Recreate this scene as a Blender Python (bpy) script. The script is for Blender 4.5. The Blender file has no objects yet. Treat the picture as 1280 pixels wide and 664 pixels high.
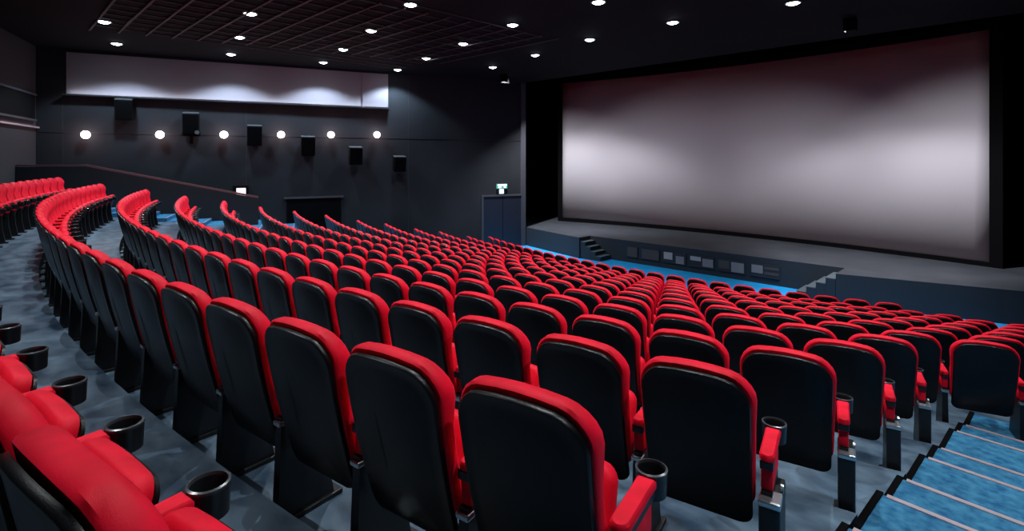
import bpy, bmesh, math, random
from mathutils import Vector, Matrix
random.seed(5)
S = bpy.context.scene
COL = S.collection
PI = math.pi
A = math.radians(18.8); CA, SA = math.cos(A), math.sin(A)
def W2(x, y):                       # side-wall frame -> hall frame
    return (x*CA + y*SA, -x*SA + y*CA)
XWALL = -4.0
CEIL = 3.62
FRONT_Z = -4.107

# ------------------------------------------------------------------ materials
def mat(name, col, rough=0.6, metal=0.0, spec=0.5, sheen=0.0, sheen_tint=None, coat=0.0,
        noise=None, bump=None, emit=None, estr=0.0):
    m = bpy.data.materials.new(name); m.use_nodes = True
    nt = m.node_tree; b = nt.nodes['Principled BSDF']
    b.inputs['Base Color'].default_value = (*col, 1)
    b.inputs['Roughness'].default_value = rough
    b.inputs['Metallic'].default_value = metal
    b.inputs['Specular IOR Level'].default_value = spec
    b.inputs['Sheen Weight'].default_value = sheen
    if sheen_tint: b.inputs['Sheen Tint'].default_value = (*sheen_tint, 1)
    b.inputs['Coat Weight'].default_value = coat
    if emit:
        b.inputs['Emission Color'].default_value = (*emit, 1)
        b.inputs['Emission Strength'].default_value = estr
    tc = None
    if noise or bump:
        tc = nt.nodes.new('ShaderNodeTexCoord')
    if noise:                        # (scale, colour a, colour b, stretch)
        sc, ca, cb, st = noise
        mp = nt.nodes.new('ShaderNodeMapping'); mp.inputs['Scale'].default_value = st
        nz = nt.nodes.new('ShaderNodeTexNoise'); nz.inputs['Scale'].default_value = sc
        nz.inputs['Detail'].default_value = 5
        rp = nt.nodes.new('ShaderNodeValToRGB')
        rp.color_ramp.elements[0].position = 0.32; rp.color_ramp.elements[0].color = (*ca, 1)
        rp.color_ramp.elements[1].position = 0.68; rp.color_ramp.elements[1].color = (*cb, 1)
        nt.links.new(tc.outputs['Object'], mp.inputs['Vector'])
        nt.links.new(mp.outputs['Vector'], nz.inputs['Vector'])
        nt.links.new(nz.outputs['Fac'], rp.inputs['Fac'])
        nt.links.new(rp.outputs['Color'], b.inputs['Base Color'])
    if bump:
        sc, st = bump
        nz = nt.nodes.new('ShaderNodeTexNoise'); nz.inputs['Scale'].default_value = sc
        bp = nt.nodes.new('ShaderNodeBump'); bp.inputs['Strength'].default_value = st
        bp.inputs['Distance'].default_value = 0.01
        nt.links.new(tc.outputs['Object'], nz.inputs['Vector'])
        nt.links.new(nz.outputs['Fac'], bp.inputs['Height'])
        nt.links.new(bp.outputs['Normal'], b.inputs['Normal'])
    return m
M = {}
M['velvet'] = mat('red_velvet', (0.80, 0.003, 0.026), 0.6, spec=0.22, sheen=0.4, sheen_tint=(1, 0.03, 0.08),
                  noise=(9, (0.66, 0.002, 0.018), (0.92, 0.004, 0.032), (1, 1, 1)), bump=(320, 0.06))
M['shell'] = mat('black_plastic', (0.0035, 0.0036, 0.0046), 0.33, spec=0.3, bump=(350, 0.08))
M['arm'] = mat('black_arm_plastic', (0.010, 0.011, 0.014), 0.34, spec=0.5)
M['ring'] = mat('cup_rim_plastic', (0.045, 0.052, 0.06), 0.25, spec=0.7)
M['leg'] = mat('black_leg_metal', (0.007, 0.008, 0.010), 0.4, spec=0.5)
M['silver'] = mat('brushed_silver', (0.62, 0.70, 0.74), 0.28, metal=0.9)
M['vinyl'] = mat('blue_grey_vinyl', (0.09, 0.13, 0.19), 0.36, spec=0.4,
                 noise=(3.0, (0.022, 0.045, 0.078), (0.14, 0.205, 0.275), (1, 1.8, 1)))
M['riser'] = mat('tier_riser', (0.015, 0.02, 0.03), 0.5)
M['carpet'] = mat('blue_stair_carpet', (0.02, 0.16, 0.34), 0.75, spec=0.2,
                  noise=(16, (0.006, 0.085, 0.20), (0.045, 0.20, 0.34), (1, 1, 1)), bump=(90, 0.3))
M['frontfloor'] = mat('bright_blue_carpet', (0.01, 0.30, 0.62), 0.8, spec=0.2,
                      noise=(3, (0.006, 0.24, 0.56), (0.012, 0.29, 0.64), (1, 1, 1)))
M['nosing'] = mat('metal_nosing', (0.62, 0.50, 0.54), 0.35, metal=0.55)
M['black'] = mat('matt_black', (0.0025, 0.0025, 0.003), 0.9, spec=0.05)
M['navy'] = mat('black_navy_drape', (0.003, 0.0032, 0.007), 0.9, spec=0.05)
M['wall'] = mat('charcoal_wall_fabric', (0.030, 0.034, 0.042), 0.8, spec=0.25,
                noise=(0.7, (0.010, 0.012, 0.015), (0.016, 0.018, 0.023), (1, 1, 1)))
M['rear'] = mat('grey_rear_wall', (0.035, 0.033, 0.036), 0.8, spec=0.2)
M['seam'] = mat('wall_seam', (0.012, 0.013, 0.016), 0.7)
M['rail'] = mat('handrail_metal', (0.26, 0.17, 0.18), 0.35, metal=0.6)
M['parapet'] = mat('parapet_black', (0.010, 0.013, 0.018), 0.6)
M['ceil'] = mat('black_ceiling', (0.006, 0.006, 0.0075), 0.85, spec=0.1)
M['grid'] = mat('ceiling_grid_red_bounce', (0.034, 0.016, 0.016), 0.6)  # red bounce from the seats is put into the slat colour
M['screen'] = mat('white_screen', (0.50, 0.485, 0.515), 0.9, spec=0.05)
M['band'] = mat('white_wall_band', (0.26, 0.235, 0.27), 0.85, spec=0.05)
M['stage_top'] = mat('stage_floor', (0.060, 0.070, 0.085), 0.55, spec=0.35,
                     noise=(1.2, (0.035, 0.041, 0.050), (0.050, 0.057, 0.068), (1, 1, 1)))
M['stage_face'] = mat('stage_front', (0.016, 0.023, 0.031), 0.6, spec=0.3)
M['step_edge'] = mat('stage_step_face', (0.07, 0.095, 0.11), 0.5)
M['speaker'] = mat('speaker_black', (0.003, 0.003, 0.0035), 0.85, spec=0.08)
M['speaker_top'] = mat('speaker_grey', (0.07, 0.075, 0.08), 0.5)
M['door'] = mat('dark_blue_door', (0.006, 0.008, 0.018), 0.5)
M['doorframe'] = mat('door_frame_grey', (0.040, 0.042, 0.052), 0.5)
M['lamp'] = mat('glowing_glass', (1, 0.9, 0.85), 0.4, emit=(1, 0.78, 0.72), estr=14)
M['down'] = mat('downlight_lens', (1, 1, 1), 0.4, emit=(0.82, 0.96, 1.0), estr=26)
M['trimring'] = mat('downlight_ring', (0.25, 0.26, 0.28), 0.4, metal=0.5)
M['signgreen'] = mat('exit_sign_green', (0.05, 0.25, 0.2), 0.5, emit=(0.10, 0.42, 0.34), estr=0.5)
M['signwhite'] = mat('exit_sign_white', (0.8, 0.85, 0.85), 0.5, emit=(0.8, 0.9, 0.9), estr=0.75)
M['signpink'] = mat('lit_sign_face', (0.9, 0.7, 0.75), 0.5, emit=(1.0, 0.72, 0.78), estr=1.0)
M['posterframe'] = mat('poster_board', (0.05, 0.055, 0.06), 0.5)
M['poster_a'] = mat('poster_grey', (0.17, 0.172, 0.18), 0.6)
M['poster_b'] = mat('poster_brown', (0.045, 0.04, 0.038), 0.6)
M['poster_c'] = mat('poster_pale', (0.30, 0.30, 0.31), 0.6)

# ------------------------------------------------------------------ helpers
def obj(name, bm, m, parent=None, smooth=False, loc=None, rz=None):
    me = bpy.data.meshes.new(name)
    bm.normal_update()
    bm.to_mesh(me); bm.free()
    for k in (m if isinstance(m, (list, tuple)) else [m]): me.materials.append(k)
    if smooth:
        for p in me.polygons: p.use_smooth = True
        try: me.set_sharp_from_angle(angle=math.radians(42))
        except Exception: pass
    o = bpy.data.objects.new(name, me); COL.objects.link(o)
    if parent: o.parent = parent
    if loc: o.location = loc
    if rz is not None: o.rotation_euler.z = rz
    return o
def tag(o, label, cat, group=None, kind=None):
    o['label'] = label; o['category'] = cat
    if group: o['group'] = group
    if kind: o['kind'] = kind
    return o
def empty(name, loc, rz=0, label=None, cat=None, group=None):
    o = bpy.data.objects.new(name, None); COL.objects.link(o)
    o.empty_display_size = 0.1
    o.location = loc; o.rotation_euler.z = rz
    if label: tag(o, label, cat, group)
    return o
def struct(name, bm, m, smooth=False):
    o = obj(name, bm, m, smooth=smooth); o['kind'] = 'structure'; return o
def box(bm, x0, x1, y0, y1, z0, z1, mi=0, mx=None, bev=0.0):
    vs = [bm.verts.new(c) for c in ((x0,y0,z0),(x1,y0,z0),(x1,y1,z0),(x0,y1,z0),(x0,y0,z1),(x1,y0,z1),(x1,y1,z1),(x0,y1,z1))]
    fs = [(0,3,2,1),(4,5,6,7),(0,1,5,4),(1,2,6,5),(2,3,7,6),(3,0,4,7)]
    F = []
    for f in fs:
        q = bm.faces.new([vs[i] for i in f]); q.material_index = mi; F.append(q)
    if bev:
        es = list({e for f in F for e in f.edges})
        r = bmesh.ops.bevel(bm, geom=es, offset=bev, segments=2, affect='EDGES', profile=0.6)
        vs = list({v for v in vs if v.is_valid} | set(r['verts']))
        for f in r['faces']: f.material_index = mi
    if mx is not None: bmesh.ops.transform(bm, matrix=mx, verts=[v for v in vs if v.is_valid])
def prism(bm, poly, z0, z1, mi=0, mi_side=None):
    """poly CCW list of (x,y); z0/z1 floats"""
    b = [bm.verts.new((x, y, z0)) for x, y in poly]; t = [bm.verts.new((x, y, z1)) for x, y in poly]
    n = len(poly)
    f = bm.faces.new(t); f.material_index = mi
    f = bm.faces.new(b[::-1]); f.material_index = mi
    for i in range(n):
        f = bm.faces.new((b[i], b[(i+1) % n], t[(i+1) % n], t[i])); f.material_index = mi if mi_side is None else mi_side
def cyl(bm, c, r, h, n=20, axis='z', mi=0, r2=None, cap=True):
    r2 = r if r2 is None else r2
    a, b = [], []
    for i in range(n):
        t = 2*PI*i/n; u, v = math.cos(t), math.sin(t)
        if axis == 'z': p0 = (c[0]+r*u, c[1]+r*v, c[2]); p1 = (c[0]+r2*u, c[1]+r2*v, c[2]+h)
        elif axis == 'y': p0 = (c[0]+r*u, c[1], c[2]+r*v); p1 = (c[0]+r2*u, c[1]+h, c[2]+r2*v)
        else: p0 = (c[0], c[1]+r*u, c[2]+r*v); p1 = (c[0]+h, c[1]+r2*u, c[2]+r2*v)
        a.append(bm.verts.new(p0)); b.append(bm.verts.new(p1))
    for i in range(n):
        f = bm.faces.new((a[i], a[(i+1) % n], b[(i+1) % n], b[i])); f.material_index = mi
    if cap:
        f = bm.faces.new(a[::-1]); f.material_index = mi
        f = bm.faces.new(b); f.material_index = mi
    bmesh.ops.recalc_face_normals(bm, faces=bm.faces[:])
def strip_prism(bm, pts, thick_vec, z0, z1):
    """wall following a polyline pts with thickness along thick_vec"""
    for (a, b) in zip(pts, pts[1:]):
        p = [a, b, (b[0]+thick_vec[0], b[1]+thick_vec[1]), (a[0]+thick_vec[0], a[1]+thick_vec[1])]
        ar = sum(p[i][0]*p[(i+1) % 4][1]-p[(i+1) % 4][0]*p[i][1] for i in range(4))
        if ar < 0: p = p[::-1]
        prism(bm, p, z0, z1)

# rounded outline (x, z) counter-clockwise
def outline(zb, zt, wb, wt, rb, rt, dome=0.0, n=5, narrow=None):
    pts = []
    def arc(cx, cz, r, a0, a1):
        for i in range(n+1):
            t = a0+(a1-a0)*i/n
            pts.append((cx+r*math.cos(t), cz+r*math.sin(t)))
    arc(wb-rb, zb+rb, rb, -PI/2, 0)
    # side intermediate points
    for i in (1, 2, 3): 
        t = i/4; pts.append((wb+(wt-wb)*t, zb+rb+(zt-rt-zb-rb)*t))
    arc(wt-rt, zt-rt, rt, 0, PI/2)
    for i in (1, 2, 3):
        t = i/4; x = (wt-rt)*(1-2*t); pts.append((x, zt))
    arc(-wt+rt, zt-rt, rt, PI/2, PI)
    for i in (3, 2, 1):
        t = i/4; pts.append((-(wb+(wt-wb)*t), zb+rb+(zt-rt-zb-rb)*t))
    arc(-wb+rb, zb+rb, rb, PI, 1.5*PI)
    res = []
    for x, z in pts:
        k = max(0, (z-(zb+zt)/2)/((zt-zb)/2))
        res.append((x, z+dome*(k**2)*(1-(x/wt)**2)))
    return res
def pad(bm, out, rings, mapf, mi=0):
    """closed cushion from an outline: rings = [(inset, y)] from the back centre round to the front centre"""
    cx = 0; cz = sum(p[1] for p in out)/len(out)
    hw = max(abs(p[0]) for p in out); hh = max(abs(p[1]-cz) for p in out)
    prev = None; first = None
    loops = []
    for ins, y in rings:
        sx = max(0.02, 1-ins/hw); sz = max(0.02, 1-ins/hh)
        loops.append([bm.verts.new(mapf(x*sx, y, cz+(z-cz)*sz)) for x, z in out])
    n = len(out)
    for a, b in zip(loops, loops[1:]):
        for i in range(n):
            f = bm.faces.new((a[i], b[i], b[(i+1) % n], a[(i+1) % n])); f.material_index = mi
    f = bm.faces.new(loops[0]); f.material_index = mi
    f = bm.faces.new(loops[-1][::-1]); f.material_index = mi
    bmesh.ops.recalc_face_normals(bm, faces=bm.faces[:])

# ------------------------------------------------------------------ the cinema seat
def backcurve(x, z):
    t = max(0.0, (1.0-z)/0.70)
    return 0.17*(t**0.92) + 0.42*x*x - 0.02*math.sin(PI*min(1, t))
def shell_map(x, y, z): return (x, y+backcurve(x, z), z)
def cush_map(x, y, z):
    # thick head roll, thinner towards the lower back
    k = (z-0.40)/0.60
    th = 0.62+0.30*k+0.16*math.exp(-((z-0.90)/0.07)**2) - 0.10*math.exp(-((z-0.765)/0.025)**2)
    return (x, 0.012+y*th+backcurve(x, z)*0.94, z)
def make_seat_parts(root, full=True):
    P = {}
    b = bmesh.new()
    pad(b, outline(0.31, 0.962, 0.222, 0.231, 0.05, 0.095, 0.036), [(0.16,0.004),(0.05,0.003),(0.016,0.001),(0.009,-0.002),(0.004,-0.002),(0.0,0.004),(0.0,0.018),(0.02,0.022),(0.15,0.022)], shell_map)
    P['back_shell'] = obj('back_shell', b, M['shell'], root, True)
    b = bmesh.new()
    pad(b, outline(0.40, 0.982, 0.232, 0.246, 0.05, 0.100, 0.038),
        [(0.12,0.016),(0.03,0.013),(0.008,0.014),(0.0,0.024),(-0.001,0.05),(0.0,0.072),(0.008,0.088),(0.024,0.098),(0.055,0.104),(0.12,0.106),(0.19,0.104)], cush_map)
    P['back_cushion'] = obj('back_cushion', b, M['velvet'], root, True)
    # tipped-up seat
    b = bmesh.new()
    hinge = Vector((0, 0.235, 0.375)); ang = math.radians(71)
    dy, dz = math.cos(ang), math.sin(ang)
    def seat_map(x, y, z):           # z: along the seat from hinge, y: thickness (0 underside .. up)
        q = y*(1.0-0.25*(z/0.42)) if y > 0 else y
        return (x, hinge.y+z*dy-q*dz+0.03, hinge.z+z*dz+q*dy)
    pad(b, outline(0.0, 0.325, 0.215, 0.205, 0.04, 0.05, 0.01),
        [(0.15,0.0),(0.02,0.0),(0.003,0.008),(0.0,0.03),(0.002,0.066),(0.010,0.080),(0.026,0.087),(0.08,0.089),(0.17,0.089)], seat_map)
    P['seat_cushion'] = obj('seat_cushion', b, M['velvet'], root, True)
    b = bmesh.new()
    def pan_map(x, y, z): return (x, hinge.y+z*dy+(0.022-y)*dz+0.03, hinge.z+z*dz-(0.022-y)*dy)
    pad(b, outline(-0.02, 0.31, 0.205, 0.195, 0.04, 0.05, 0.01), [(0.12,-0.004),(0.02,-0.002),(0.0,0.006),(0.0,0.018),(0.1,0.021)], pan_map)
    P['seat_pan'] = obj('seat_pan', b, M['shell'], root, True)
    P['arm'] = make_arm(root, 0.28)
    return P
def arm_meshes():
    """armrest beam, its red pad, cup holder, leg; built once"""
    b = bmesh.new()
    box(b, -0.027, 0.027, 0.135, 0.43, 0.592, 0.632, bev=0.008)
    bar = b
    p = bmesh.new()
    out = []
    n = 8
    for i in range(n+1):
        t = PI+PI*i/n; out.append((0.031*math.cos(t), 0.165+0.031*math.sin(t)))
    for i in range(3): out.append((0.031, 0.20+0.07*i)) if i < 3 else None
    out.append((0.033, 0.402)); out.append((-0.033, 0.402))
    for i in (2, 1, 0): out.append((-0.031, 0.20+0.07*i))
    lo = [p.verts.new((x, y, 0.630)) for x, y in out]
    mid = [p.verts.new((x, y, 0.648)) for x, y in out]
    cy = 0.27
    top = [p.verts.new((x*0.78, cy+(y-cy)*0.96, 0.656)) for x, y in out]
    m = len(out)
    for a_, b_ in ((lo, mid), (mid, top)):
        for i in range(m): p.faces.new((a_[i], a_[(i+1) % m], b_[(i+1) % m], b_[i]))
    p.faces.new(top); p.faces.new(lo[::-1])
    bmesh.ops.recalc_face_normals(p, faces=p.faces[:])
    c = bmesh.new(); N = 26; cc = (0.0, 0.452)
    prof = [(0.036, 0.575, 0), (0.050, 0.578, 0), (0.053, 0.65, 0), (0.054, 0.655, 1), (0.054, 0.662, 1), (0.047, 0.664, 1), (0.045, 0.655, 1), (0.042, 0.59, 0)]
    L = []
    for r, z, _ in prof: L.append([c.verts.new((cc[0]+r*math.cos(2*PI*i/N), cc[1]+r*math.sin(2*PI*i/N), z)) for i in range(N)])
    for k in range(len(L)-1):
        for i in range(N):
            f = c.faces.new((L[k][i], L[k][(i+1) % N], L[k+1][(i+1) % N], L[k+1][i])); f.material_index = 1 if prof[k][2] and prof[k+1][2] else 0
    c.faces.new(L[0][::-1]); c.faces.new(L[-1])
    bmesh.ops.recalc_face_normals(c, faces=c.faces[:])
    g = bmesh.new()
    # standard: tapered upright on a foot plate
    vs = []
    for z, y0, y1, w in ((0.02, 0.12, 0.42, 0.026), (0.25, 0.13, 0.38, 0.024), (0.50, 0.14, 0.37, 0.022)):
        vs.append([g.verts.new(q) for q in ((-w, y0, z), (w, y0, z), (w, y1, z), (-w, y1, z))])
    for a_, b_ in zip(vs, vs[1:]):
        for i in range(4): g.faces.new((a_[i], a_[(i+1) % 4], b_[(i+1) % 4], b_[i]))
    g.faces.new(vs[0][::-1]); g.faces.new(vs[-1])
    box(g, -0.045, 0.045, 0.06, 0.46, 0.0, 0.024, bev=0.006)
    bmesh.ops.recalc_face_normals(g, faces=g.faces[:])
    t = bmesh.new()
    box(t, -0.027, 0.027, 0.125, 0.17, 0.462, 0.485, bev=0.006)
    q = bmesh.new(); box(q, -0.024, 0.024, 0.15, 0.385, 0.50, 0.592, bev=0.01)
    t2 = bmesh.new(); box(t2, -0.024, 0.024, 0.055, 0.105, 0.020, 0.034, bev=0.004)
    return bar, p, c, g, t, q, t2
_arm_cache = {}
def make_arm(root, x):
    if not _arm_cache:
        bar, p, c, g, t, q_, t2 = arm_meshes()
        for nm, bm_, m_, sm in (('armrest', bar, M['arm'], False), ('arm_pad', p, M['velvet'], True), ('cup_holder', c, [M['arm'], M['ring']], True),
                                ('leg', g, M['leg'], False), ('leg_cap', t, M['silver'], False), ('arm_side', q_, M['velvet'], True), ('foot_cap', t2, M['silver'], False)):
            o = obj(nm, bm_, m_, None, sm); _arm_cache[nm] = o.data; bpy.data.objects.remove(o)
    def add(nm, par):
        o = bpy.data.objects.new(nm, _arm_cache[nm]); COL.objects.link(o); o.parent = par; return o
    a = add('armrest', root); a.location.x = x
    q1 = add('arm_pad', a); q2 = add('cup_holder', a); q3 = add('arm_side', a)
    g = add('leg', root); g.location.x = x
    cp = add('leg_cap', g); add('foot_cap', g)
    return a, g
def copy_tree(o, parent=None):
    c = o.copy(); COL.objects.link(c)
    if parent: c.parent = parent
    for ch in list(o.children): copy_tree(ch, c)
    return c

# ------------------------------------------------------------------ camera
CAM = Vector((7.633, -32.638, 0.0)); YAW = math.radians(44.4545); FPX = 648.0; HOR = 198.6
cd = bpy.data.cameras.new('camera'); co = bpy.data.objects.new('camera', cd); COL.objects.link(co)
co.location = CAM; co.rotation_euler = (PI/2, 0, YAW)
cd.sensor_width = 36; cd.lens = 36*FPX/1280; cd.shift_x = 0; cd.shift_y = -(332-HOR)/1280
cd.clip_start = 0.02; cd.clip_end = 200
S.camera = co
FW = (-math.sin(YAW), math.cos(YAW)); RT = (math.cos(YAW), math.sin(YAW))
def project(x, y, z):
    dx, dy = x-CAM.x, y-CAM.y
    d = dx*FW[0]+dy*FW[1]; l = dx*RT[0]+dy*RT[1]
    return (640+FPX*l/max(d, 1e-3), HOR-FPX*z/max(d, 1e-3), d)

# ------------------------------------------------------------------ seats
def RR(r): return 32.229-0.997*r+(0.01 if r == -1 else 0)
def ztop(r): return -0.707-0.2*r+(0.08 if r == 12 else 0)
def zfl(r): return ztop(r)-1.0-(0.02 if r == -1 else 0)
ORD = ['zeroth','first','second','third','fourth','fifth','sixth','seventh','eighth','ninth','tenth','eleventh','twelfth','thirteenth','fourteenth','fifteenth','sixteenth','seventeenth','eighteenth','nineteenth','twentieth']
KMIN = {0:0,1:0,2:0,3:0,4:0,5:-3,6:-3,7:-3,8:-3,9:-2,10:-1,11:1,12:3,-1:0}
seats = []
for r in range(-1, 13):
    s0 = 17.18-0.2575*r - (0.055 if r == -1 else 0)
    kmax = int(math.floor((s0+0.62)/0.56))
    for k in range(KMIN[r], kmax+1):
        th = (s0-0.56*k)/RR(r)-A
        x = RR(r)*math.sin(th); y = -RR(r)*math.cos(th)
        f = (-math.sin(th), math.cos(th)); rr = (math.cos(th), math.sin(th))
        vis = False
        for lx, ly, lz in ((0,0,1),(0.28,0.45,0.66),(-0.22,0.4,0.8),(0.22,0.05,0.95),(-0.24,0,0.9),(0.3,0.2,0.4)):
            u, v, d = project(x+lx*rr[0]+ly*f[0], y+lx*rr[1]+ly*f[1], zfl(r)+lz)
            if d > 0.1 and -4 < u < 1284 and -4 < v < 668: vis = True
        d = project(x, y, ztop(r))[2]
        seats.append(dict(r=r, k=k, kmax=kmax, x=x, y=y, th=th, vis=vis, d=d, dist=math.hypot(x-CAM.x, y-CAM.y)))
inview = sorted([s for s in seats if s['vis']], key=lambda s: s['dist'])
single = inview[:300]; rest = inview[300:]+[s for s in seats if not s['vis'] and s['r'] == -1 and s['dist'] < 9]
ROWNAME = {-1: 'nearest row', 0: 'second row from the camera', 1: 'third row from the camera', 2: 'fourth row from the camera',
           3: 'fifth row from the camera', 4: 'sixth row from the camera', 5: 'seventh row from the camera', 6: 'eighth row from the camera',
           7: 'sixth row from the stage', 8: 'fifth row from the stage', 9: 'fourth row from the stage', 10: 'third row from the stage',
           11: 'second row from the stage', 12: 'front row by the stage'}
def seat_label(s):
    r, k, kmax = s['r'], s['k'], s['kmax']
    fromleft = kmax-k+1
    # right end: first whole seat the photo shows
    kr = KMIN[r]
    if r in (5, 6, 7, 8, 9, 10): kr = {5:-1, 6:-1, 7:-1, 8:-1, 9:-1, 10:-1}[r]
    fromright = k-kr+1
    if r == -1:
        if k <= 6:
            return 'red cinema chair at the lower left edge, %s up from the bottom, nearest row' % ORD[k+1]
        return 'red cinema chair facing the camera, %s from the far left end, nearest row' % ORD[fromleft]
    if fromright < 1: return 'red cinema chair cut by the right photo edge, %s' % ROWNAME[r]
    base = 'red cinema chair'
    if r <= 4 and fromright <= fromleft:
        if fromright == 1: return 'red cinema chair with black back, beside the blue stairs, %s' % ROWNAME[r]
        return '%s, black back, %s from the blue stairs, %s' % (base, ORD[fromright], ROWNAME[r])
    if fromright < fromleft:
        return '%s, %s from the right end, %s' % (base, ORD[fromright], ROWNAME[r])
    return '%s, %s from the far left end, %s' % (base, ORD[fromleft], ROWNAME[r])
proto = empty('cinema_chair', (0, 0, 0)); make_seat_parts(proto)
used = False
def place(s):
    global used
    root = copy_tree(proto)
    root.location = (s['x'], s['y'], zfl(s['r'])); root.rotation_euler.z = s['th']
    tag(root, seat_label(s), 'cinema chair', 'red cinema chairs in curved rows')
    if s['k'] == s['kmax']: make_arm(root, -0.28)
    if s['r'] < 5 and s['k'] == KMIN[s['r']]:
        b = bmesh.new(); box(b, 0.252, 0.335, 0.105, 0.36, 0.0, 0.46, bev=0.012)
        obj('end_panel', b, M['leg'], root)
        b = bmesh.new(); box(b, 0.250, 0.337, 0.10, 0.20, 0.455, 0.482, bev=0.008); cyl(b, (0.325, 0.24, 0.478), 0.018, 0.012, 12, 'x')
        obj('end_panel_cap', b, M['silver'], root)
    return root
for s in single: place(s)
# the remaining small or hidden seats: one object
mats = []; allv = []; allf = []; allm = []; smooth = []
tmpl = []
def collect(o, mx):
    if o.type == 'MESH': tmpl.append((o.data, mx))
    for ch in o.children: collect(ch, mx @ Matrix.Translation(ch.location))
collect(proto, Matrix())
for s in rest:
    W = Matrix.Translation((s['x'], s['y'], zfl(s['r']))) @ Matrix.Rotation(s['th'], 4, 'Z')
    for me, mx in tmpl:
        T = W @ mx; o0 = len(allv)
        allv += [tuple(T @ v.co) for v in me.vertices]
        for mt in me.materials:
            if mt not in mats: mats.append(mt)
        for p in me.polygons:
            allf.append([o0+i for i in p.vertices]); allm.append(mats.index(me.materials[p.material_index])); smooth.append(p.use_smooth)
if rest:
    me = bpy.data.meshes.new('distant_seats'); me.from_pydata(allv, [], allf)
    for m_ in mats: me.materials.append(m_)
    me.polygons.foreach_set('material_index', allm); me.polygons.foreach_set('use_smooth', smooth); me.update()
    o = bpy.data.objects.new('distant_cinema_chairs', me); COL.objects.link(o)
    tag(o, 'tightly overlapping small red chairs of the farthest rows in front of the stage', 'cinema chairs', 'red cinema chairs in curved rows', 'stuff')
def rm(o):
    for c in list(o.children): rm(c)
    bpy.data.objects.remove(o)
rm(proto)

# ------------------------------------------------------------------ tiers (seating floor)
b = bmesh.new()
xa = -9.0; TL, TR = math.radians(-28), math.radians(34)
def arcpts(R, t0, t1, n):
    return [(R*math.sin(t0+(t1-t0)*i/n), -R*math.cos(t0+(t1-t0)*i/n)) for i in range(n+1)]
OFF = -0.06
def ang_at(R, xl):               # where the arc of radius R crosses the long edge xl of the stairs
    lo, hi = 0.0, math.radians(30)
    for _ in range(40):
        m_ = (lo+hi)/2; px, py = R*math.sin(m_), -R*math.cos(m_)
        dx, dy = math.cos(math.radians(-4.2)), math.sin(math.radians(-4.2))
        if (px-7.05)*dx+(py+28.90)*dy > xl: hi = m_
        else: lo = m_
    return lo
for r in range(-4, 13):
    Ro = RR(r)+OFF; Ri = RR(r+1)+OFF; z = zfl(r)
    zb = z-0.24 if r < 12 else FRONT_Z
    spans = [(TL, TL, TR, TR)] if r > 4 else [(TL, TL, ang_at(Ro, -0.01), ang_at(Ri, -0.01)), (ang_at(Ro, 1.49), ang_at(Ri, 1.49), TR, TR)]
    for (a0, b0, a1, b1) in spans:
        o_ = arcpts(Ro, a0, a1, 60); i_ = arcpts(Ri, b0, b1, 60)
        vo = [b.verts.new((x, y, z)) for x, y in o_]; vi = [b.verts.new((x, y, z)) for x, y in i_]
        vb = [b.verts.new((x, y, zb)) for x, y in i_]
        for j in range(60):
            f = b.faces.new((vo[j], vo[j+1], vi[j+1], vi[j])); f.material_index = 0
            f = b.faces.new((vi[j], vi[j+1], vb[j+1], vb[j])); f.material_index = 1
bmesh.ops.recalc_face_normals(b, faces=b.faces[:])
for f in b.faces:
    if f.material_index == 0 and f.normal.z < 0: f.normal_flip()
struct('floor', b, [M['vinyl'], M['riser']])
b = bmesh.new()
rf = RR(12)+OFF-0.997+0.05
pts = arcpts(rf, TL, TR, 40)
poly = pts+[(14, -12.5), (-12, -12.5)]
prism(b, poly[::-1] if False else poly, FRONT_Z-0.1, FRONT_Z)
bmesh.ops.recalc_face_normals(b, faces=b.faces[:])
struct('floor_front', b, M['frontfloor'])

# blue carpet of the left aisle, laid tier by tier between the row ends and the wall
b = bmesh.new(); bn = bmesh.new()
xr = -0.98
for r in range(-1, 13):
    Ro = RR(r)+OFF; z = zfl(r)
    for (xl_, z0_, ya, yb) in ((XWALL, z, Ro, Ro-0.997), (XWALL, z+0.1, Ro, Ro-0.45)):
        def edge(R, x): return -math.sqrt(max(R*R-x*x, 0))
        p = [(XWALL, edge(ya, XWALL)), (xr, edge(ya, xr)), (xr, edge(yb, xr)), (XWALL, edge(yb, XWALL))]
        prism(b, [W2(*q) for q in p], z-0.15, z0_+0.012)
        # nosing at the front edge
        pn = [(XWALL, edge(yb, XWALL)-0.05), (xr, edge(yb, xr)-0.05), (xr, edge(yb, xr)-0.025), (XWALL, edge(yb, XWALL)-0.025)]
        prism(bn, [W2(*q) for q in pn], z0_-0.02, z0_+0.02)
bmesh.ops.recalc_face_normals(b, faces=b.faces[:]); bmesh.ops.recalc_face_normals(bn, faces=bn.faces[:])
struct('floor_left_aisle', b, M['carpet'])
struct('trim_1', bn, M['nosing'])

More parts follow.
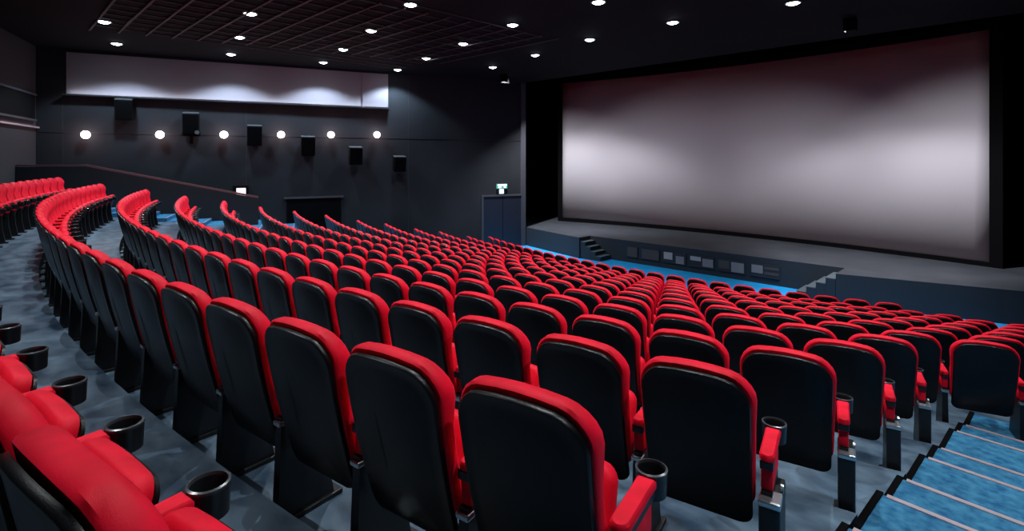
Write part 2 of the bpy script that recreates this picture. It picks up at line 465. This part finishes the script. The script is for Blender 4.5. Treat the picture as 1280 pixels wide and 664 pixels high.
# ------------------------------------------------------------------ right aisle stairs
ST = math.radians(-4.2)          # aisle turned slightly clockwise
def stair(xl, t):                # t along the aisle from first nosing, xl across
    dx, dy = math.cos(ST), math.sin(ST)
    return (7.05+xl*dx - t*dy, -28.90+xl*dy + t*dx)
noses = [(-3.62,-1.3),(-3.15,-1.4),(-2.5,-1.5),(-2.03,-1.6),(-1.38,-1.7),(-0.92,-1.8)]
noses = [(-2.84,-1.5),(-2.37,-1.6),(-1.73,-1.7),(-1.26,-1.8),(-0.63,-1.9),(0.0,-2.0),(0.47,-2.1),(1.11,-2.2),(1.57,-2.3),(2.25,-2.4),(2.70,-2.5)]
b = bmesh.new(); bn = bmesh.new(); be = bmesh.new()
tprev = -3.6
for t, z in noses:
    prism(b, [stair(0, tprev), stair(1.5, tprev), stair(1.5, t), stair(0, t)], z-0.35, z+0.006)
    prism(bn, [stair(0.02, t-0.022), stair(1.5, t-0.022), stair(1.5, t+0.012), stair(0.02, t+0.012)], z-0.012, z+0.014)
    prism(be, [stair(-0.035, tprev+0.02), stair(0.0, tprev+0.02), stair(0.0, t+0.012), stair(-0.035, t+0.012)], z-0.35, z+0.016)
    tprev = t
prism(b, [stair(0, 2.70), stair(1.5, 2.70), stair(1.5, 3.35), stair(0, 3.35)], -2.75, -2.60)
prism(be, [stair(-0.035, 2.72), stair(0.0, 2.72), stair(0.0, 3.35), stair(-0.035, 3.35)], -2.75, -2.585)
for q in (b, bn, be): bmesh.ops.recalc_face_normals(q, faces=q.faces[:])
struct('floor_stairs', b, M['carpet']); struct('trim_2', bn, M['nosing']); struct('trim_3', be, M['black'])

# ------------------------------------------------------------------ walls
ZB = -4.3
b = bmesh.new()
WA = (XWALL, -34.6); WE = (XWALL, -16.86)
p = [(XWALL-0.2, -34.8), (XWALL, -34.8), (XWALL, -16.86), (XWALL-0.2, -16.86)]
prism(b, [W2(*q) for q in p], ZB, CEIL+0.1)
bmesh.ops.recalc_face_normals(b, faces=b.faces[:])
struct('wall_left', b, M['wall'])
# rear wall
b = bmesh.new()
p0 = W2(XWALL-0.2, -34.6); p1 = W2(9.0, -34.6); 
strip_prism(b, [p0, p1], (0, -0.2), ZB+1, CEIL+0.1)
mid = p1
strip_prism(b, [p1, (12.0, -37.2)], (0, -0.2), ZB+1, CEIL+0.1)
bmesh.ops.recalc_face_normals(b, faces=b.faces[:])
struct('wall_back', b, M['rear'])
# right wall mirrors the left one
b = bmesh.new()
wl0 = W2(*WA); wl1 = W2(*WE)
mir = lambda p: (-1.3-p[0], p[1])
strip_prism(b, [mir(wl0), mir(wl1)], (0.2, 0), ZB, CEIL+0.1)
strip_prism(b, [mir(wl0), (12.0, -37.2)], (0, -0.2), ZB, CEIL+0.1)
bmesh.ops.recalc_face_normals(b, faces=b.faces[:])
struct('wall_right', b, M['wall'])
# stage house
b = bmesh.new()
SX0, SX1, SYB = -12.6, 11.5, -9.8
strip_prism(b, [(SX0, SYB), (SX1, SYB)], (0, 0.2), ZB, 5.4)
strip_prism(b, [wl1, (SX0, wl1[1])], (0, 0.15), ZB, 5.4)
strip_prism(b, [(SX0, wl1[1]), (SX0, SYB)], (-0.2, 0), ZB, 5.4)
strip_prism(b, [(SX1, wl1[1]), (SX1, SYB)], (0.2, 0), ZB, 5.4)
strip_prism(b, [mir(wl1), (SX1, wl1[1])], (0, 0.15), ZB, 5.4)
bmesh.ops.recalc_face_normals(b, faces=b.faces[:])
struct('wall_front', b, M['navy'])
# ceilings
b = bmesh.new()
prism(b, [(-19, -39), (19, -39), (19, -14.75), (-19, -14.75)], CEIL, CEIL+0.12)
prism(b, [(-19, -14.75), (19, -14.75), (19, -14.6), (-19, -14.6)], CEIL, 5.5)
prism(b, [(-19, -14.6), (19, -14.6), (19, -9), (-19, -9)], 5.4, 5.5)
bmesh.ops.recalc_face_normals(b, faces=b.faces[:])
struct('ceiling', b, M['ceil'])

# side wall fittings, in the wall's own frame: local x along the wall (towards the stage), y out of the wall into the room
WROT = A            # wall direction is +Y of the old frame
def wallobj(name, bm, m, yold, z, parent=None, smooth=False):
    o = obj(name, bm, m, parent, smooth)
    x, y = W2(XWALL, yold); o.location = (x, y, z); o.rotation_euler.z = -A
    return o
# local frame of wallobj: +Y = along wall toward stage, +X = into the room
def wallempty(name, yold, z, label, cat, group=None):
    x, y = W2(XWALL, yold); return empty(name, (x, y, z), -A, label, cat, group)

# seams and dado line on the wall
b = bmesh.new()
box(b, 0, 0.02, -34.5, -16.9, 0.86, 0.885, mx=None)
for yy in (-22.45, -33.95, -28.6): box(b, 0, 0.006, yy, yy+0.03, -3.5, 2.1 if yy < -23 else 3.4)
o = obj('trim_4', b, M['seam']); o['kind'] = 'structure'; x, y = W2(XWALL, 0); o.location = (x, y, 0); o.rotation_euler.z = -A
b = bmesh.new(); box(b, 0, 0.10, -17.02, -16.80, -4.1, 3.6)
o = obj('trim_5', b, M['doorframe']); o['kind'] = 'structure'; o.location = (x, y, 0); o.rotation_euler.z = -A

# lit white band
YB0, YB1 = -33.83, -23.30
bt = wallempty('white_band', YB0, 2.14, 'long white wall band lit in scallops under the ceiling', 'wall panel')  # plain white panel, lit by wall-side downlights and an added strip
b = bmesh.new(); L_ = YB1-YB0
vs = [b.verts.new(q) for q in ((0.02, 0, 0), (0.02, L_, 0.02), (0.02, L_, 1.40), (0.02, 0, 1.36), (-0.02, 0, 0), (-0.02, L_, 0.02), (-0.02, L_, 1.40), (-0.02, 0, 1.36))]
for f in ((0,1,2,3),(7,6,5,4),(0,4,5,1),(1,5,6,2),(2,6,7,3),(3,7,4,0)): b.faces.new([vs[i] for i in f])
bmesh.ops.recalc_face_normals(b, faces=b.faces[:])
obj('white_panel', b, M['band'], bt)
b = bmesh.new(); box(b, 0.0, 0.30, -0.03, L_+0.03, -0.07, -0.03)  # added ledge, its depth shades the wall below
obj('ledge', b, M['parapet'], bt)
b = bmesh.new(); box(b, 0.0, 0.07, L_-1.05, L_-1.0, 0.0, 1.38)
obj('divider', b, M['band'], bt)

# glowing wall lamps
side = ['leftmost', 'second from the left', 'third from the left', 'third from the right', 'second from the right', 'rightmost']
for i, yo in enumerate((-33.29, -31.25, -29.31, -27.41, -25.60, -23.80)):
    z = (HOR-168.7)/FPX*(17.23+ (yo+33.29)*0.451)
    t = wallempty('wall_lamp', yo, z, '%s of the six round glowing lamps on the dark side wall' % side[i], 'wall lamp', 'glowing wall lamps')
    b = bmesh.new(); cyl(b, (0.0, 0, 0), 0.10, 0.03, 20, 'x'); cyl(b, (0.02, 0, 0), 0.04, 0.08, 14, 'x')
    obj('backplate', b, M['trimring'], t)
    b = bmesh.new(); bmesh.ops.create_uvsphere(b, u_segments=20, v_segments=12, radius=0.13)
    bmesh.ops.translate(b, verts=b.verts[:], vec=(0.20, 0, 0))
    obj('glass_globe', b, M['lamp'], t, True)
    ld = bpy.data.lights.new('wall_lamp_light', 'POINT'); ld.energy = 14; ld.color = (1, 0.45, 0.45); ld.shadow_soft_size = 0.12
    lo = bpy.data.objects.new('wall_lamp_light', ld); COL.objects.link(lo); lo.parent = t; lo.location = (0.40, 0, 0)

# surround speakers
sp = [(158,138,20,25,17.71,-32.23),(240,155,20,25,18.57,-30.32),(318,170,18,24,19.47,-28.31),(384,183,15,23,20.31,-26.46),(443,195,15,21,21.11,-24.67),(497,205,14,18,21.91,-22.89)]
for i, (u, v, w, h, d, yo) in enumerate(sp):
    t = wallempty('wall_speaker', yo, (HOR-v)/FPX*d, '%s of the six black box loudspeakers stepping down the side wall' % side[i], 'speaker', 'side wall loudspeakers')
    hw, hh = 0.25, h/FPX*d/2
    b = bmesh.new(); mx = Matrix.Translation((0.28, 0, 0)) @ Matrix.Rotation(math.radians(10), 4, 'Y')
    box(b, -0.17, 0.17, -hw, hw, -hh, hh, mx=mx, bev=0.02)
    c = obj('cabinet', b, M['speaker'], t)
    b = bmesh.new(); box(b, 0.171, 0.185, -hw+0.03, hw-0.03, -hh+0.03, hh-0.03, mx=mx); obj('grille', b, M['black'], c)
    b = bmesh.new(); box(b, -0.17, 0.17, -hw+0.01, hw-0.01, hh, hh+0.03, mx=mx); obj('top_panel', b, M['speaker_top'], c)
    b = bmesh.new(); box(b, 0.0, 0.12, -0.05, 0.05, -0.10, 0.10); obj('bracket', b, M['speaker'], t)
    if i == 1:
        b = bmesh.new(); box(b, 0.10, 0.22, -0.28, 0.28, -0.45, -0.30); box(b, 0.12, 0.18, -0.05, 0.05, -0.72, -0.30)
        obj('mounting_arm', b, M['speaker'], t)
        b = bmesh.new(); cyl(b, (0.44, 0.20, -0.32), 0.07, 0.08, 14, 'x'); obj('small_lens', b, M['speaker_top'], t)

# door by the stage with its exit sign
b = bmesh.new(); box(b, 0.0, 0.05, -18.97, -16.98, -4.1, -1.74)
o = obj('door_1', b, M['door']); o['kind'] = 'structure'; o.location = (x, y, 0); o.rotation_euler.z = -A
b = bmesh.new()
box(b, 0.0, 0.09, -19.06, -18.97, -4.1, -1.66); box(b, 0.0, 0.09, -18.97, -16.98, -1.74, -1.66)
obj('door_frame', b, M['doorframe'], o)
b = bmesh.new(); box(b, 0.05, 0.056, -17.99, -17.97, -4.1, -1.75); obj('door_gap', b, M['black'], o)
b = bmesh.new(); box(b, 0.0, 0.05, -27.2, -25.2, -3.2, -1.55)
o = obj('door_2', b, M['black']); o['kind'] = 'structure'; o.location = (x, y, 0); o.rotation_euler.z = -A
b = bmesh.new(); box(b, 0.0, 0.09, -27.3, -25.1, -1.55, -1.48); obj('door_frame', b, M['doorframe'], o)
t = wallempty('exit_sign', -18.05, -1.36, 'small green and white exit sign lit above the dark side door', 'exit sign')
b = bmesh.new(); box(b, 0.06, 0.12, -0.27, 0.27, -0.02, 0.20, bev=0.01); obj('sign_box', b, M['signgreen'], t)
b = bmesh.new(); box(b, 0.121, 0.126, -0.23, 0.23, 0.10, 0.18); box(b, 0.121, 0.126, -0.20, -0.04, 0.01, 0.07); box(b, 0.121, 0.126, 0.08, 0.20, 0.01, 0.07)
obj('sign_pictogram', b, M['signwhite'], t)
b = bmesh.new(); box(b, 0.0, 0.10, -0.10, 0.10, -0.26, -0.03, bev=0.01); obj('lower_lamp', b, M['signwhite'], t)
t = wallempty('lit_sign', -28.77, -1.23, 'small square lit white sign above the handrail end on the side wall', 'sign')
b = bmesh.new(); box(b, 0.0, 0.16, -0.26, 0.26, -0.24, 0.24, bev=0.01); obj('sign_housing', b, M['speaker'], t)
b = bmesh.new(); box(b, 0.161, 0.17, -0.14, 0.17, -0.17, 0.15); obj('sign_face', b, M['signpink'], t)

# parapet and handrail of the left aisle
XP = -2.35
t = empty('parapet', (*W2(XP, -30), -2.0), -A, 'long black parapet wall with a thin handrail descending beside the left row ends', 'low wall')
prof = [(-34.58, -0.20), (-32.95, -0.20), (-28.2, -1.34)]
b = bmesh.new(); hv = []
for sx in (0.0, -0.12):
    hv.append([b.verts.new((sx, yy+30, zz+2.0-0.04)) for yy, zz in prof] + [b.verts.new((sx, -28.2+30, -2.46+2.0-0.2)), b.verts.new((sx, -34.58+30, -1.5+2.0-0.2))])
b.faces.new(hv[0]); b.faces.new(hv[1][::-1])
for i in range(5): b.faces.new((hv[0][i], hv[0][(i+1) % 5], hv[1][(i+1) % 5], hv[1][i]))
bmesh.ops.recalc_face_normals(b, faces=b.faces[:])
obj('wall_body', b, M['parapet'], t)
b = bmesh.new()
for (a0, a1) in zip(prof, prof[1:]):
    v0 = Vector((-0.06, a0[0]+30, a0[1]+2.0)); v1 = Vector((-0.06, a1[0]+30, a1[1]+2.0)); dv = v1-v0
    mx = Matrix.Translation(v0) @ dv.to_track_quat('Y', 'Z').to_matrix().to_4x4()
    box(b, -0.035, 0.035, 0, dv.length, -0.03, 0.03, mx=mx)
obj('handrail', b, M['rail'], t)
# ledge on the rear wall
b = bmesh.new(); box(b, XWALL+0.02, 6, -34.59, -34.50, 0.98, 1.03)
o = obj('trim_6', b, M['nosing']); o['kind'] = 'structure'; o.rotation_euler.z = -A
t = empty('projection_window', (*W2(XWALL+0.3, -34.58), 1.25), -A, 'dark projection booth opening in the grey rear wall at far left', 'window')
b = bmesh.new(); box(b, 0.0, 3.4, 0, 0.05, 0.0, 0.75); obj('dark_glass', b, M['speaker'], t)
b = bmesh.new(); box(b, -0.06, 3.46, 0, 0.08, -0.06, 0.0); box(b, -0.06, 3.46, 0, 0.08, 0.75, 0.81); obj('opening_frame', b, M['doorframe'], t)

# ------------------------------------------------------------------ screen (curved)
YS = -11.5
xl, xr_ = -9.41, 6.96
sag = 1.0; half = (xr_-xl)/2; Rs = (half*half+sag*sag)/(2*sag); xc = (xl+xr_)/2
def sy(x): return YS + (math.sqrt(Rs*Rs-(x-xc)**2) - (Rs-sag))
def curved(bm, x0, x1, z0a, z0b, z1a, z1b, dy, th, n=48):
    F_, B_ = [], []
    for i in range(n+1):
        t = i/n; xx = x0+(x1-x0)*t; yy = sy(xx)+dy
        F_.append((bm.verts.new((xx, yy, z0a+(z0b-z0a)*t)), bm.verts.new((xx, yy, z1a+(z1b-z1a)*t))))
        B_.append((bm.verts.new((xx, yy+th, z0a+(z0b-z0a)*t)), bm.verts.new((xx, yy+th, z1a+(z1b-z1a)*t))))
    for i in range(n):
        bm.faces.new((F_[i][0], F_[i+1][0], F_[i+1][1], F_[i][1])); bm.faces.new((B_[i+1][0], B_[i][0], B_[i][1], B_[i+1][1]))
        bm.faces.new((F_[i][1], F_[i+1][1], B_[i+1][1], B_[i][1])); bm.faces.new((F_[i+1][0], F_[i][0], B_[i][0], B_[i+1][0]))
    bm.faces.new((F_[0][0], F_[0][1], B_[0][1], B_[0][0])); bm.faces.new((F_[n][1], F_[n][0], B_[n][0], B_[n][1]))
    bmesh.ops.recalc_face_normals(bm, faces=bm.faces[:])
ZT0, ZT1, ZB0_, ZB1_ = 3.94, 3.88, -3.06, -3.11
t = empty('cinema_screen', (0, 0, 0), 0, 'huge curved white cinema screen above the stage', 'cinema screen')
b = bmesh.new(); curved(b, xl, xr_, ZB0_, ZB1_, ZT0, ZT1, 0, 0.05); so = obj('screen_surface', b, M['screen'], t, False)
for p_ in so.data.polygons: p_.use_smooth = abs(p_.normal.y) > 0.5
b = bmesh.new()
curved(b, xl-0.25, xr_+0.3, -3.25, -3.25, ZB0_, ZB1_, -0.02, 0.12)
curved(b, xl-0.25, xr_+0.3, ZT0, ZT1, ZT0+0.3, ZT1+0.3, -0.02, 0.12)
curved(b, xl-0.25, xl, ZB0_, ZB0_, ZT0, ZT0, -0.02, 0.12, 3)
curved(b, xr_, xr_+0.3, ZB1_, ZB1_, ZT1, ZT1, -0.02, 0.12, 3)
obj('masking_frame', b, M['black'], t)

# ------------------------------------------------------------------ stage
b = bmesh.new()
SZ = -3.25; YC = -14.70
poly = [(wl1[0]+0.1, -14.60), (-5.35, -15.45), (-5.35, YC), (3.90, YC), (3.90, -15.76), (7.34, -14.86), (11.3, -14.0), (11.3, -10.0), (-12.3, -10.0), (-12.3, -14.45), (wl1[0]+0.1, -14.5)]
bb = [b.verts.new((x_, y_, FRONT_Z)) for x_, y_ in poly]; tt = [b.verts.new((x_, y_, SZ)) for x_, y_ in poly]
f = b.faces.new(tt); f.material_index = 0
n = len(poly)
for i in range(n):
    f = b.faces.new((bb[i], bb[(i+1) % n], tt[(i+1) % n], tt[i])); f.material_index = 1
bmesh.ops.triangulate(b, faces=[q for q in b.faces if len(q.verts) > 4])
bmesh.ops.recalc_face_normals(b, faces=b.faces[:])
st = tag(obj('stage', b, [M['stage_top'], M['stage_face']]), 'low dark grey stage platform under the screen', 'stage')
def stage_steps(name, x0, dirx, y0, y1, label, mface):
    t = empty(name, (x0, (y0+y1)/2, FRONT_Z), 0, label, 'steps')
    H_ = SZ-FRONT_Z; n_ = 4; tr = 0.25
    for i in range(n_):
        h = H_*(n_-i)/(n_+1)
        b = bmesh.new()
        xa_, xb_ = sorted((dirx*(i*tr+0.005), dirx*((i+1)*tr)))
        box(b, xa_, xb_, y0-(y0+y1)/2, y1-(y0+y1)/2, 0.0, h)
        box(b, xa_ - (0.02 if dirx < 0 else 0), xb_ + (0.02 if dirx > 0 else 0), y0-(y0+y1)/2+0.01, y1-(y0+y1)/2-0.01, h, h+0.02, mi=1)
        obj('step', b, [mface, M['step_edge']], t)
stage_steps('stage_steps', -5.34, 1, -15.40, -14.72, 'dark steps climbing to the left wing of the stage', M['stage_face'])
stage_steps('stage_steps', 3.89, -1, -15.72, -14.72, 'dark steps with pale treads climbing to the right wing of the stage', M['stage_face'])
# boards along the stage front
def front_pt(u):
    dx = FW[0]+(u-640)/FPX*RT[0]; dy = FW[1]+(u-640)/FPX*RT[1]
    d = (YC-CAM.y)/dy; return CAM.x+d*dx, d
bd = [(785,797,317,327,[('poster_b',0,1,0,1)],'leftmost'), (803,824,319,332,[('poster_b',0,1,0,1)],'second'),
      (830,857,322,336,[('poster_c',0.02,.42,.3,1),('poster_a',.58,.95,0,.75)],'third'), (863,892,329,343,[('poster_c',0.02,.48,.55,.95),('poster_a',.55,1,.1,.85)],'fourth'),
      (899,931,334,350,[('poster_b',0,.42,.2,.95),('poster_a',.5,.98,.0,.9)],'fifth'), (940,974,337,353,[('poster_a',.0,.42,.25,.95),('poster_b',.48,1,.65,.9),('poster_b',.48,1,.2,.45)],'rightmost')]
for i, (u0, u1, v0, v1, blocks, nm) in enumerate(bd):
    xa_, da = front_pt(u0); xb_, db = front_pt(u1)
    za = -3.49; zb_ = -3.86
    t = empty('stage_board', ((xa_+xb_)/2, YC-0.02, (za+zb_)/2), 0, '%s of the small grey boards along the stage front' % ({'second':'second from the left','third':'third from the left','fourth':'fourth from the left','fifth':'second from the right'}.get(nm, nm)), 'board', 'boards on the stage front')
    w = xb_-xa_; h = za-zb_
    b = bmesh.new(); box(b, -w/2-0.03, w/2+0.03, -0.02, 0.015, -h/2-0.03, h/2+0.03); obj('backing', b, M['stage_face'], t)
    for (mn, a0, a1, c0, c1) in blocks:
        b = bmesh.new(); box(b, -w/2+a0*w, -w/2+a1*w, -0.03, -0.02 if mn != 'poster_b' else -0.021, -h/2+c0*h, -h/2+c1*h); obj('printed_panel', b, M[mn], t)

# ------------------------------------------------------------------ ceiling grid (open slats)
b = bmesh.new()
random.seed(3)
gy = -27.5
yy = -30.6
while yy < -20.5:
    xa_ = -10.9 + (yy+30.6)*0.30
    xb_ = -3.4 + (yy+30.6)*0.12
    box(b, xa_, xb_, yy, yy+0.05, CEIL-0.05, CEIL-0.025)
    yy += 0.62
for i in range(15):
    xx = -10.2+i*0.55
    box(b, xx, xx+0.035, -30.6, -21.0+0.0*i, CEIL-0.025, CEIL-0.002)
o = obj('trim_7', b, M['grid']); o['kind'] = 'structure'

# ------------------------------------------------------------------ ceiling downlights
DL = [(-9.59,-30.42),(-12.58,-29.72),(-11.81,-26.66),(-8.91,-27.33),(-6.03,-28.0),(-10.99,-23.74),(-8.31,-24.34),(-5.42,-25.0),(-2.56,-25.64),(-10.37,-20.9),
      (-7.6,-21.51),(-4.84,-22.11),(-2.14,-22.65),(-7.21,-18.59),(-4.42,-19.2),(-1.68,-19.79),(0.69,-22.72),(1.06,-19.86),(3.87,-19.51)]
DLAB = ['near the upper left, above the left end of the white band','nearest the left end of the white band','touching above the middle of the white band, lower of two','above the middle of the white band, third of a short column','topmost left of centre, inside the slatted grid',
        'small, just above the right half of the white band','above the right half of the white band, inside the grid','bright, at the right edge of the slatted grid','bright, at the top edge left of centre','just right of the right end of the white band',
        'third from the left in the middle cluster','upper one in the middle of the photo, left of centre','at the top middle, above the wall corner','low and faint, right of the side wall lights','above the left edge of the screen',
        'left part above the screen, lower one','at the very top edge, above the screen left part','above the middle of the screen','at the top edge above the right half of the screen']
EX = [(0.2,-26.3),(3.2,-23.0),(5.8,-23.4),(3.0,-26.6),(6.6,-27.0),(9.0,-26.0),(-3.2,-28.7),(-0.2,-29.3),(2.8,-29.8),(5.8,-30.3),(8.8,-30.6),(-6.5,-31.0),(-3.6,-31.6),(-0.6,-32.2),(2.4,-32.8),(6.9,-20.0)]
def downlight(px, py, label, group, i):
    t = empty('ceiling_downlight', (px, py, CEIL), 0, label, 'downlight', group)
    b = bmesh.new()
    N = 20; Lp = []
    for r_, z_ in ((0.175, 0.0), (0.175, -0.02), (0.15, -0.025), (0.14, 0.0)):
        Lp.append([b.verts.new((r_*math.cos(2*PI*k/N), r_*math.sin(2*PI*k/N), z_)) for k in range(N)])
    for a_, c_ in zip(Lp, Lp[1:]):
        for k in range(N): b.faces.new((a_[k], a_[(k+1) % N], c_[(k+1) % N], c_[k]))
    bmesh.ops.recalc_face_normals(b, faces=b.faces[:])
    obj('trim_ring', b, M['trimring'], t, True)
    b = bmesh.new(); bmesh.ops.create_uvsphere(b, u_segments=16, v_segments=8, radius=0.135)
    bmesh.ops.scale(b, verts=b.verts[:], vec=(1, 1, 0.45)); obj('lens', b, M['down'], t, True)
    ld = bpy.data.lights.new('downlight_beam', 'SPOT'); ld.energy = DOWN_W; ld.color = (0.92, 0.97, 1.0)
    ld.spot_size = math.radians(104); ld.spot_blend = 0.75
    if label in WALLSIDE: ld.spot_size = math.radians(126); ld.spot_blend = 0.30; ld.color = (0.62, 0.82, 1.0); ld.energy = DOWN_W*1.45; ld.shadow_soft_size = 0.13
    lo = bpy.data.objects.new('downlight_beam', ld); COL.objects.link(lo); lo.parent = t; lo.location = (0, 0, -0.12)
DOWN_W = 390
WALLSIDE = ['round white ceiling downlight, '+DLAB[k] for k in (1, 2, 5, 9)]
for i, (px, py) in enumerate(DL): downlight(px, py, 'round white ceiling downlight, '+DLAB[i], 'ceiling downlights', i)
for i, (px, py) in enumerate(EX): downlight(px, py, 'round white ceiling downlight outside the frame above the right-hand seats', 'downlights outside the frame', i)

# added lights, no such fixtures known: ceiling screen washers, strip above the band ledge
def spot(name, loc, target, watts, size, blend, col=(1, 1, 1), soft=0.2):
    ld = bpy.data.lights.new(name, 'SPOT'); ld.energy = watts; ld.color = col
    ld.spot_size = math.radians(size); ld.spot_blend = blend; ld.shadow_soft_size = soft
    lo = bpy.data.objects.new(name, ld); COL.objects.link(lo); lo.location = loc
    lo.rotation_euler = (Vector(target)-Vector(loc)).to_track_quat('-Z', 'Y').to_euler()
    return lo
def washer(x0, y0, z0, dep, half, watts, blend, label, fills):  # added spots that brighten the lower part of the screen
    t = empty('added_screen_washer', (x0, y0, z0), 0, label, 'added light')
    b = bmesh.new(); box(b, -0.14, 0.14, -0.11, -0.09, -0.30, CEIL-z0+0.01); box(b, -0.14, -0.12, -0.09, 0.10 if x0 > 0 else 0.45, -0.30, CEIL-z0); box(b, 0.12, 0.14, -0.09, 0.10, -0.30, CEIL-z0)
    box(b, -0.12, 0.12, -0.09, 0.10, CEIL-z0-0.012, CEIL-z0)
    obj('beam_shield', b, M['black'], t)  # added shield, keeps the beams off the seats and side wall
    de = math.radians(dep)
    for fx, fw_ in fills: spot('added_washer_fill', (x0, y0, z0), (fx, -13.0, -3.4), fw_, 104, 1.0, (0.97, 0.95, 1.0), 0.04)
    for fx, fw_ in fills: spot('added_washer_low_fill', (x0, y0, z0), (fx, -11.0, -3.3), 1300, 54, 1.0, (0.97, 0.95, 1.0), 0.04)
    l_ = spot('added_washer_beam', (x0, y0, z0), (x0, y0+math.cos(de), z0-math.sin(de)), watts, 2*half, blend, (0.97, 0.95, 1.0), 0.04)
washer(-8.2, -17.0, 3.59, 82, 63.5, 1350, 0.30, 'added black ceiling washer aimed at the left half of the screen', ((-9.0, 1800), (-3.8, 1150)))
washer(4.5, -17.0, 3.59, 78, 56.5, 950, 0.30, 'added black ceiling washer aimed at the right half of the screen', ((0.5, 1150), (6.6, 1800)))
ad = bpy.data.lights.new('added_band_strip', 'AREA'); ad.shape = 'RECTANGLE'; ad.size = 10.4; ad.size_y = 0.06; ad.energy = 16; ad.color = (0.95, 0.95, 1.0)  # added strip without a fixture, brightens the band's lower edge
ao = bpy.data.objects.new('added_band_strip', ad); COL.objects.link(ao)
x_, y_ = W2(XWALL+0.11, (YB0+YB1)/2); ao.location = (x_, y_, 2.12); ao.rotation_euler = (PI, 0, PI/2-A)

# ------------------------------------------------------------------ world and view
w = bpy.data.worlds.new('world'); S.world = w; w.use_nodes = True
w.node_tree.nodes['Background'].inputs[0].default_value = (0.5, 0.45, 0.5, 1)
w.node_tree.nodes['Background'].inputs[1].default_value = 0.0
S.view_settings.view_transform = 'Standard'; S.view_settings.look = 'None'
S.view_settings.gamma = 1; S.view_settings.use_curve_mapping = False
S.view_settings.exposure = 0.0
S.cycles.use_denoising = True
S.cycles.max_bounces = 6; S.cycles.diffuse_bounces = 3; S.cycles.glossy_bounces = 3
S.cycles.sample_clamp_indirect = 6
print('SEATS', len(seats), 'in view', len(inview), 'rest', len(rest))
